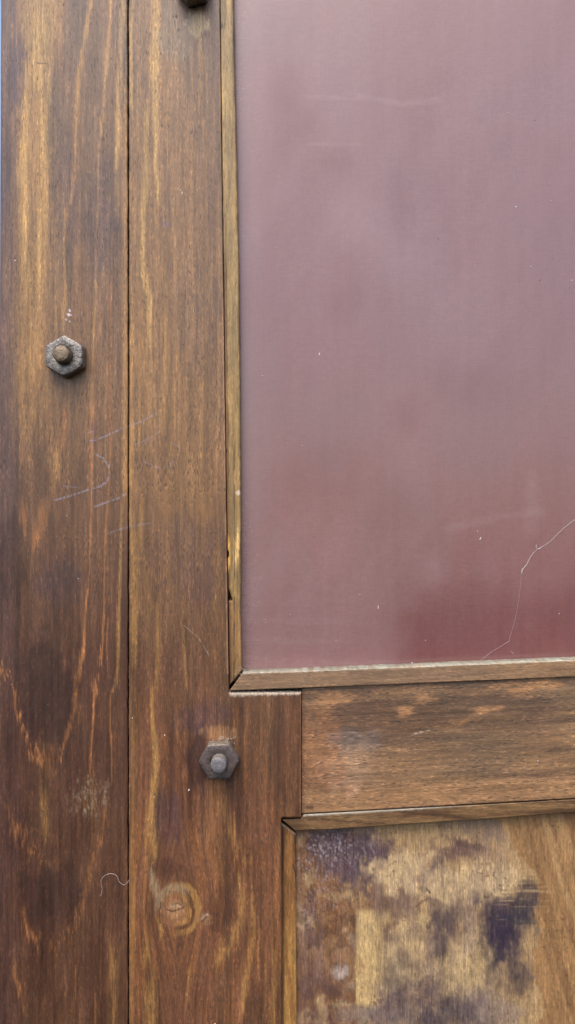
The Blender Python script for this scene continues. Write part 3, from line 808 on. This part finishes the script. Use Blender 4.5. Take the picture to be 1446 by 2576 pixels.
    col = col * (1 + (g - 0.5) * 0.5)[:, None]
    g = fbm(x / 5.0, y / 7.0, 873, 4, 0.65)
    col = col * (1 + (g - 0.5) * 0.55)[:, None]
    g = fbm(x / 60, y / 3.0, 860, 2)
    col = mix(col, PALE, 0.4 * ss(0.60, 0.75, g) * A(1310, 2250, 60, 60, 861, 0.4, 0.5))
    # dust lint in the upper left corner
    m = (A(800, 2180, 70, 130, 862, 0.5, 0.6) + A(860, 2130, 90, 40, 863, 0.5, 0.6)) * ss(0.52, 0.78, fbm(x / 3.6, y / 6.5, 864, 3, 0.7))
    col = mix(col, lin((140, 128, 128)), 0.6 * m)
    col = mix(col, DEEP, 0.85 * (1 - ss(0.7, 2.2, polyd(x, y, [(1072, 2232), (1076, 2240), (1083, 2246)]))))
    col = mix(col, lin((96, 60, 50)), 0.8 * (1 - ss(0.7, 2.6, polyd(x, y, [(1046, 2280), (1062, 2266), (1078, 2260)]))))
    col = mix(col, lin((170, 158, 150)), 0.6 * A(857, 2445, 16, 14, 865, 0.5, 0.9, 8, 8))
    sp = ss(0.80, 0.86, vn(x / 6.0, y / 6.0, 866)) * ss(0.5, 0.7, fbm(x / 80, y / 80, 867, 2))
    col = mix(col, DARK, 0.5 * sp)
    rough = 0.40 + 0.12 * (fbm(x / 40, y / 60, 868, 3) - 0.5) + 0.2 * m
    return finish(col, rough)

# ------------------------------------------------------------------ the left board
cst = lambda c: (lambda t: np.full(np.shape(t), float(c)))
def vl(pts, y0, y1):
    f = lerpf(pts)
    return lambda v: f(y0 + (y1 - y0) * v)

Y0, Y1 = -240.0, 2820.0
XR = 1880.0
STEP = 2.5
board = thing('wooden_board', 'dark stained upright board along the left edge, bare worn hex nut near its middle', 'board', P(160, Y1, 0.011))
def gapr(v):
    y = Y0 + (Y1 - Y0) * v
    return 321.0 + np.interp(y, [0, 1000, 1800, 2575], [-0.6, 0.4, -0.4, 0.2]) + (fbm(y / 26, y * 0, 901, 4, 0.65) - 0.5) * 2.6
def gapl(v):
    y = Y0 + (Y1 - Y0) * v
    return 323.6 + np.interp(y, [0, 500, 1000, 1800, 2575], [-0.2, 0.2, 0.8, 0.0, 0.4]) + (fbm(y / 22, y * 0, 902, 4, 0.65) - 0.5) * 2.6
plank('plank', strip(vl([(0, 1.8), (300, 0.2), (700, -2.0), (1000, -4), (1600, -7), (2575, -14)], Y0, Y1), gapr, cst(Y0), cst(Y1), STEP, 0.0, 0.022, rl=5, rr=3.5, rt=4, rb=4), col_board, M_board, board)

# ------------------------------------------------------------------ the panelled door
door = thing('panelled_door', 'brown wooden door frame holding a glossy red panel above a blotched wood panel', 'door', P(900, Y1, 0.011))
door['kind'] = 'thing'
def stile_warp(x, y):
    r2 = ((x - 443) / 75.0) ** 2 + ((y - 2286) / 110.0) ** 2
    dx = -np.sign(x - 443) * 34 * np.exp(-r2)
    lean = ss(560, 720, x) * ss(1800, 2100, y)          # pores lean beside the shoulder
    return dx - lean * np.clip(y - 2100, -300, 140) * 0.22, 0 * x
YS, YE = 1741.0, 2058.0
RM = [(Y0, 551.5), (0, 552.5), (1000, 565), (1690, 574.5), (YS, 575.5)]
rowU = strip(gapl, vl(RM, Y0, YS), cst(Y0), cst(YS), STEP, 0.0, 0.024, rl=3.5, rr=2.5, rt=4, rb=0)
def seg(f, a, b):
    return lambda v: f(((a + (b - a) * v) - Y0) / (Y1 - Y0))
rowU = strip(seg(gapl, Y0, YS), vl(RM, Y0, YS), cst(Y0), cst(YS), STEP, 0.0, 0.024, rl=3.5, rr=2.5, rt=4, rb=0)
rowM = strip(seg(gapl, YS, YE), cst(757.5), cst(YS), cst(YE), STEP, 0.0, 0.024, rl=3.5, rr=3, rt=0, rb=0)
# the shoulder's top arris is only free right of the upper part, its lower arris right of the lower part
def shoulder(v, f, x, y):
    r = 5.0
    for (y_edge, x_free, sgn) in ((YS, 576.0, 1), (YE, 708.0, -1)):
        d = (y - y_edge) * sgn
        q = np.clip(r - d, 0, r) * (x > x_free)
        v[:len(x), 1] = np.where(v[:, 1] < 0.02, np.maximum(v[:, 1], (r - np.sqrt(np.maximum(r * r - q * q, 0))) * S), v[:, 1])
    return v, f, x, y
rowM = shoulder(*rowM)
rowL = strip(seg(gapl, YE, Y1), lerpf([(0, 707.5), (1, 710.5)]), cst(YE), cst(Y1), STEP, 0.0, 0.024, rl=3.5, rr=4, rt=0, rb=4)
plank('stile', merge(rowU, rowM, rowL), col_stile, M_board, door, stile_warp)

plank('rail', strip(cst(758.6), cst(XR), lambda u: 1731 - 36.5 * u * (XR - 758.6) / 688, lambda u: 2046.5 - 38.5 * u * (XR - 758.6) / 688, STEP, 0.0008, 0.022, rl=2, rr=4, rt=3, rb=3), col_rail, M_rail, door,
      lambda x, y: (0 * x, -(x - 758) * 0.053))

# upper red panel, lower worn panel
RD = 0.0085
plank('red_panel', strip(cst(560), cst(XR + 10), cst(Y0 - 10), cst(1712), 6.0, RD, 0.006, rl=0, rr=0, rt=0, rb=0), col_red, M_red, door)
WD = 0.0075
plank('wood_panel', strip(cst(725), cst(XR + 10), cst(1960), cst(Y1), STEP, WD, 0.006, rl=0, rr=0, rt=0, rb=0), col_wood_panel, M_wp, door)

# beading: mitred strips round both panels
def tri_hole(X, Y):
    a = ss(1476, 1482, Y) * (1 - ss(1508, 1513, Y))
    w = np.interp(Y, [1478, 1512], [1.0, 13.0])
    m = a * (X > 570.5) * (1 - ss(-1.5, 1.0, X - 571.5 - w))
    b = ss(1386, 1390, Y) * (1 - ss(1400, 1404, Y)) * (1 - ss(-2, 1, X - 574.5))
    n = (fbm(X / 4.0, Y / 90.0, 905, 3) - 0.5) * 0.0003
    groove = (1 - ss(0.4, 1.6, np.abs(X - 589.5))) * ss(1080, 1150, Y) * 0.0004
    return np.maximum(m, b) * 0.005 + n + groove
def bead_v_shape():
    L = vl([(Y0, 553), (0, 554), (1000, 566.5), (1722, 577)], Y0, 1724)
    R = vl([(Y0, 584), (0, 586), (350, 593), (700, 600), (1000, 603), (1300, 605), (1535, 605.5), (1560, 604), (1690, 607.5)], Y0, 1724)
    v = strip(L, lambda q: R(q) + (fbm(q * 120, q * 0, 906, 3) - 0.5) * 1.4, cst(Y0), lambda u: 1724 - 39 * u, 1.7, 0.0006, 0.0095, rl=2, rr=5, rt=3, rb=2, disp=tri_hole,
              tilt=lambda U, V, X, Y: 0.0007 * ss(0.0, 0.25, 0.3 - U) * ss(500, 700, Y))
    return v
plank('upright_beading', bead_v_shape(), col_bead_v, M_bead, door)
def bead_h_shape():
    def T(u):
        x = 592 + u * (XR - 592)
        return np.interp(x, [592, 750, 1446, XR], [1693, 1688, 1660, 1660 - (XR - 1446) * 0.0402]) + (fbm(x / 40, x * 0, 907, 3) - 0.5) * 1.6
    def B(u):
        x = 592 + u * (XR - 592)
        return np.interp(x, [592, 757, 1446, XR], [1737.5, 1731.5, 1702.5, 1702.5 - (XR - 1446) * 0.0421]) + (fbm(x / 50, x * 0, 908, 3) - 0.5) * 1.0
    L = lerpf([(0, 609.5), (1, 577.5)])
    return strip(L, cst(XR), T, B, 2.5, -0.0006, 0.0105, rl=2, rr=2, rt=2.5, rb=3)
plank('cross_beading', bead_h_shape(), col_bead_h, M_beadh, door)
def bead_l_shape():
    def T(u):
        x = 708 + u * (XR - 708)
        return np.interp(x, [708, 757, 760, 1446, XR], [2061.5, 2059.5, 2049, 2010.5, 2010.5 - (XR - 1446) * 0.056]) + (fbm(x / 40, x * 0, 909, 3) - 0.5) * 1.0
    def B(u):
        x = 742 + u * (XR - 742)
        return np.interp(x, [742, 900, 1250, 1446, XR], [2094, 2086, 2062, 2047, 2047 - (XR - 1446) * 0.056]) + (fbm(x / 60, x * 0, 910, 3) - 0.5) * 2.0
    L = lerpf([(0, 709.5), (1, 744)])
    return strip(L, cst(XR), T, B, 2.5, 0.0012, 0.009, rl=2, rr=2, rt=2, rb=4, tilt=lambda U, V, X, Y: 0.0016 * V)
plank('cross_beading', bead_l_shape(), col_bead_l, M_beadh, door)
plank('upright_beading', strip(cst(706), lerpf([(0, 744), (1, 747.5)]), lambda u: 2066 + 35 * u, cst(Y1), 2.0, 0.0026, 0.008, rl=0, rr=4, rt=2, rb=2, tilt=lambda U, V, X, Y: 0.0026 * U),
      col_bead_vl, M_bead, door)
bv, bf, bx_, by_ = strip(cst(40), cst(XR + 20), cst(Y0 - 20), cst(Y1 + 10), 400, 0.0265, 0.018, rl=0, rr=0, rt=0, rb=0)
new_obj('added_backing', bv, bf, M_back, door, smooth=False)  # unseen dark sheet, added to keep skylight out of the gaps

# ------------------------------------------------------------------ nuts and bolt ends
def hex_bolt(parent, cx, cy, r, rot, nh, bolt_r, bolt_h, bdx, bdy, m_nut, m_end, ecc=(0, 0), chip=0.0, seed=1):
    """nut with a worn chamfered face and the bolt's end standing out of it, base centre at (cx, cy) on the wood"""
    rnd = random.Random(seed)
    n = 60
    base = Vector(P(cx, cy, 0))
    def ringpts(rr, h, hexa, wob=0.0):
        pts = []
        for k in range(n):
            a = 2 * math.pi * k / n
            am = ((a - math.radians(rot)) % (math.pi / 3)) - math.pi / 6
            hx = math.cos(math.pi / 6) / math.cos(am)
            hx = min(hx, 0.985)
            q = rr * (hx if hexa == 1 else (hexa * hx + (1 - hexa) * 0.93))
            q *= 1 + (wobs[k] * wob)
            pts.append((base.x + q * math.cos(a) * S, -h, base.z + q * math.sin(a) * S))
        return pts
    w0 = [rnd.uniform(-1, 1) for _ in range(12)]
    wobs = [sum(w0[j] * math.sin((j + 1) * 2 * math.pi * k / n + j) for j in range(12)) / 4 for k in range(n)]
    rings = [ringpts(r, 0.0004 * -1, 1, 0.01), ringpts(r, nh * 0.15, 1, 0.012), ringpts(r, nh * 0.80, 1, 0.012), ringpts(r * 0.988, nh * 0.90, 0.95, 0.014), ringpts(r * 0.95, nh * 0.97, 0.8, 0.014), ringpts(r * 0.90, nh, 0.6, 0.012),
             ringpts(r * 0.70, nh * 1.005, 0.2, 0.0), ringpts(bolt_r * 1.22, nh * 1.0, 0, 0), ringpts(bolt_r * 1.08, nh * 0.93, 0, 0), ringpts(bolt_r * 1.0, nh * 0.6, 0, 0)]
    vs = [p for ring in rings for p in ring]
    fs = []
    for i in range(len(rings) - 1):
        for k in range(n):
            fs.append([i * n + k, (i + 1) * n + k, (i + 1) * n + (k + 1) % n, i * n + (k + 1) % n])
    fs.append(list(range(n)))
    fs.append([(len(rings) - 1) * n + k for k in range(n)][::-1])
    nut = new_obj('hex_nut', vs, [f[::-1] for f in fs], m_nut, parent)
    # bolt end, slightly out of true
    prof = [(1.0, 0.3 * nh), (1.0, nh + bolt_h * 0.25), (0.94, nh + bolt_h * 0.33), (1.0, nh + bolt_h * 0.42), (0.95, nh + bolt_h * 0.52), (1.0, nh + bolt_h * 0.62), (0.985, nh + bolt_h * 0.86), (0.94, nh + bolt_h * 0.96), (0.86, nh + bolt_h), (0.4, nh + bolt_h * 1.02)]
    vs, fs, m = [], [], 40
    for q, h in prof:
        f = h / (nh + bolt_h)
        for k in range(m):
            a = 2 * math.pi * k / m
            vs.append((base.x + (bolt_r * q * math.cos(a) * (1 + ecc[0]) + bdx * f) * S, -h, base.z + (bolt_r * q * math.sin(a) * (1 + ecc[1]) - bdy * f) * S))
    for i in range(len(prof) - 1):
        for k in range(m):
            fs.append([i * m + k, i * m + (k + 1) % m, (i + 1) * m + (k + 1) % m, (i + 1) * m + k])
    fs.append([(len(prof) - 1) * m + k for k in range(m)])
    fs.append(list(range(m))[::-1])
    new_obj('bolt_end', vs, fs, m_end, nut)
    return nut
na = hex_bolt(board, 170.0, 901, 53, 30, 0.0062, 20.5, 0.0052, 0, 0, M_nutA, M_endA, seed=3)
nb = hex_bolt(door, 553.0, 1906, 51, 2, 0.0062, 20.0, 0.0062, 2, -2, M_nutB, M_endB, ecc=(0.0, 0.03), seed=8)
nc = hex_bolt(door, 489.0, -22, 45, 14, 0.0075, 20.0, 0.006, 0, 0, M_nutA, M_endA, seed=5)
na['label'] = 'oily steel hex nut with pitted face'
nb['label'] = 'rust brown hex nut with grey bolt end'
nc['label'] = 'shadowed nut at the top edge'

# ------------------------------------------------------------------ lint, cobweb, flakes
def smooth_path(pts, n, jit, d, seed):
    rnd = random.Random(seed)
    p = np.asarray(pts, float)
    t = np.linspace(0, len(p) - 1, n)
    out = []
    for q in t:                                       # Catmull-Rom
        i = min(int(q), len(p) - 2); f = q - i
        p0, p1, p2, p3 = p[max(i - 1, 0)], p[i], p[i + 1], p[min(i + 2, len(p) - 1)]
        c = 0.5 * ((2 * p1) + (-p0 + p2) * f + (2 * p0 - 5 * p1 + 4 * p2 - p3) * f * f + (-p0 + 3 * p1 - 3 * p2 + p3) * f ** 3)
        out.append(P(c[0] + rnd.uniform(-jit, jit), c[1] + rnd.uniform(-jit, jit), d))
    return out
v, f = tube(smooth_path([(252, 2254), (257, 2238), (254, 2215), (262, 2203), (278, 2197), (293, 2202), (300, 2217), (313, 2225), (326, 2212)], 60, 0.25, -0.00007, 1), 0.00007)
hair = new_obj('stray_fibre', v, f, M_hair, None, P(285, 2225, 0))
tag(hair, 'pale curled fibre stuck across the gap low between the two dark boards', 'fibre')

def multi(*tubes):
    vs, fs = [], []
    for v, f in tubes:
        n = len(vs)
        vs += v; fs += [[q + n for q in face] for face in f]
    return vs, fs
wd = RD - 0.00012
web = multi(
    tube(smooth_path([(1450, 1303), (1425, 1322), (1400, 1345), (1378, 1366), (1352, 1381), (1345, 1388)], 40, 0.4, wd, 2), 0.00008),
    tube(smooth_path([(1345, 1388), (1334, 1400), (1325, 1418), (1316, 1430), (1311, 1440)], 30, 1.2, wd, 3), 0.00012),
    tube(smooth_path([(1349, 1370), (1350, 1380), (1360, 1378)], 10, 1.2, wd, 4), 0.00011),
    tube(smooth_path([(1313, 1428), (1311, 1442), (1316, 1442)], 10, 1.0, wd, 5), 0.00011),
    tube(smooth_path([(1311, 1440), (1308, 1480), (1298, 1545), (1283, 1600), (1281, 1612)], 30, 0.3, wd, 6), 0.00003),
    tube(smooth_path([(1281, 1612), (1262, 1624), (1240, 1637), (1222, 1650), (1206, 1662)], 30, 0.6, wd, 7), 0.000045),
    tube(smooth_path([(1286, 1638), (1292, 1646)], 8, 0.3, wd, 8), 0.00007))
web_o = new_obj('cobweb_strand', web[0], web[1], M_web, None, P(1300, 1660, wd))
tag(web_o, 'thin pale cobweb strand running down the red panel above the cross beading', 'cobweb')

def flakes(lst, d):
    vs, fs = [], []
    rnd = random.Random(11)
    for cx, cy, rx, ry in lst:
        rx *= 0.66; ry *= 0.66
        n0 = len(vs); m = 8
        tilt = rnd.uniform(-0.4, 0.4)
        for k in range(m):
            a = 2 * math.pi * k / m
            q = rnd.uniform(0.75, 1.15)
            ux, uy = rx * q * math.cos(a), ry * q * math.sin(a)
            vs.append(P(cx + ux * math.cos(tilt) - uy * math.sin(tilt), cy + ux * math.sin(tilt) + uy * math.cos(tilt), d + 0.00003))
        for k in range(m):
            a = 2 * math.pi * k / m
            vs.append(P(cx + rx * 0.6 * math.cos(a), cy + ry * 0.6 * math.sin(a), d - 0.00016))
        for k in range(m):
            fs.append([n0 + k, n0 + (k + 1) % m, n0 + m + (k + 1) % m, n0 + m + k])
        fs.append([n0 + m + k for k in range(m)])
    return vs, fs
FW = [(1297, 520, 3, 4.5), (1335, 670, 2.5, 2.5), (1278, 283, 3, 1.5), (1385, 505, 1.6, 1.6), (803, 890, 2, 6), (951, 1527, 2, 7), (1208, 1354, 1.8, 7), (660, 945, 2.6, 1.4), (1438, 705, 2.2, 2.6),
      (1201, 1336, 0.9, 3), (1406, 1543, 2, 2), (1036, 1667, 3, 2.6), (646, 85, 1, 2), (700, 443, 1, 1.6), (694, 622, 1.1, 2), (648, 615, 0.8, 1.6), (1382, 463, 4, 1), (760, 1120, 1.2, 2), (905, 1495, 1.4, 1.4),
      (1070, 1610, 1.6, 1.4), (730, 1545, 1.2, 1.2), (668, 1566, 1.3, 1.3), (845, 1610, 1.4, 1.1)]
v, f = flakes(FW, RD)
fo = new_obj('dust_flakes', v, f, M_dust, None, P(1000, 1690, RD))
tag(fo, 'tiny white dust flakes scattered over the glossy red panel', 'dust', kind='stuff')
FD = [(1202, 663, 2, 1.6), (1357, 706, 1.8, 3.2), (1102, 601, 2, 3), (676, 539, 1.8, 1.4), (1123, 181, 1.6, 1.4), (1127, 158, 1.4, 1.4), (1345, 303, 2, 2), (1222, 733, 1.6, 2.2), (1390, 652, 1.8, 1.2), (1325, 722, 1.5, 1.5),
      (1432, 724, 1.4, 2.4), (790, 1350, 1.6, 2), (869, 533, 1.2, 1.4), (826, 530, 1.2, 1.4), (1102, 478, 1.4, 1.4), (1390, 70, 1.6, 1.6), (1411, 785, 1.3, 2), (1350, 755, 1.3, 1.3), (629, 980, 1.4, 2.2), (1187, 770, 1.2, 1.6), (1300, 1560, 1.2, 1.2)]
v, f = flakes(FD, RD)
fo = new_obj('grit_specks', v, f, M_grit, None, P(1002, 1690, RD))
tag(fo, 'tiny dark grit specks scattered over the glossy red panel', 'grit', kind='stuff')
FB = [(414, 1849, 2.2, 4), (475, 1987, 3, 5), (38, 655, 4, 2.6), (458, 485, 2, 6), (453, 478, 2, 2), (333, 1806, 2, 3.2), (388, 2003, 1, 4), (412, 1572, 1, 1), (1354, 1915, 2.4, 3), (540, 2576, 3, 3), (424, 118, 3, 1.2), (197, 1455, 3.6, 1), (168, 1297, 1.5, 1.5), (541, 2574, 2, 2)]
v, f = flakes(FB, 0.0)
v = [(p[0], p[1] + (0.0008 if p[0] > 0.08 else 0), p[2]) for p in v]
fo = new_obj('lint_flecks', v, f, M_dust, None, P(430, 2100, 0))
tag(fo, 'pale lint flecks scattered on the brown boards beside the nuts', 'lint', kind='stuff')
# lint fringe caught on the ledges
rl = random.Random(21)
tb = []
def curl(cx, cy, ln, d, r):
    a = rl.uniform(0, 6.28); pts = []
    x, y = cx, cy
    for i in range(5):
        pts.append(P(x, y, d - 0.0001 - rl.uniform(0, 0.0002)))
        a += rl.uniform(-0.9, 0.9)
        x += ln / 4 * math.cos(a); y += ln / 4 * math.sin(a) * 0.8
    tb.append(tube(pts, r, 5))
for i in range(46):
    x = rl.uniform(580, 757); curl(x, 1743 - (x - 577) * 0.03 + rl.uniform(-3, 6), rl.uniform(6, 16), 0.0006, 0.00006)
for i in range(26):
    curl(rl.uniform(525, 592), rl.uniform(1853, 1866), rl.uniform(6, 14), -0.0004, 0.00006)
for i in range(14):
    curl(rl.uniform(590, 625), rl.uniform(1680, 1700), rl.uniform(5, 12), 0.0003, 0.00005)
v, f = multi(*tb)
lo = new_obj('lint_fringe', v, f, M_lint, None, P(660, 1750, 0))
tag(lo, 'fuzzy grey lint fringe caught on the ledge and above the rusty nut', 'lint', kind='stuff')

# everything leans back with the door
for o in bpy.data.objects:
    if '_base' in o:
        if o.parent is None:
            x, y, z = o.location
            z -= ZC
            o.location = (x, y * math.cos(LEAN) + z * math.sin(LEAN), ZC - y * math.sin(LEAN) + z * math.cos(LEAN))
            o.rotation_euler = (-LEAN, 0, 0)
        del o['_base']
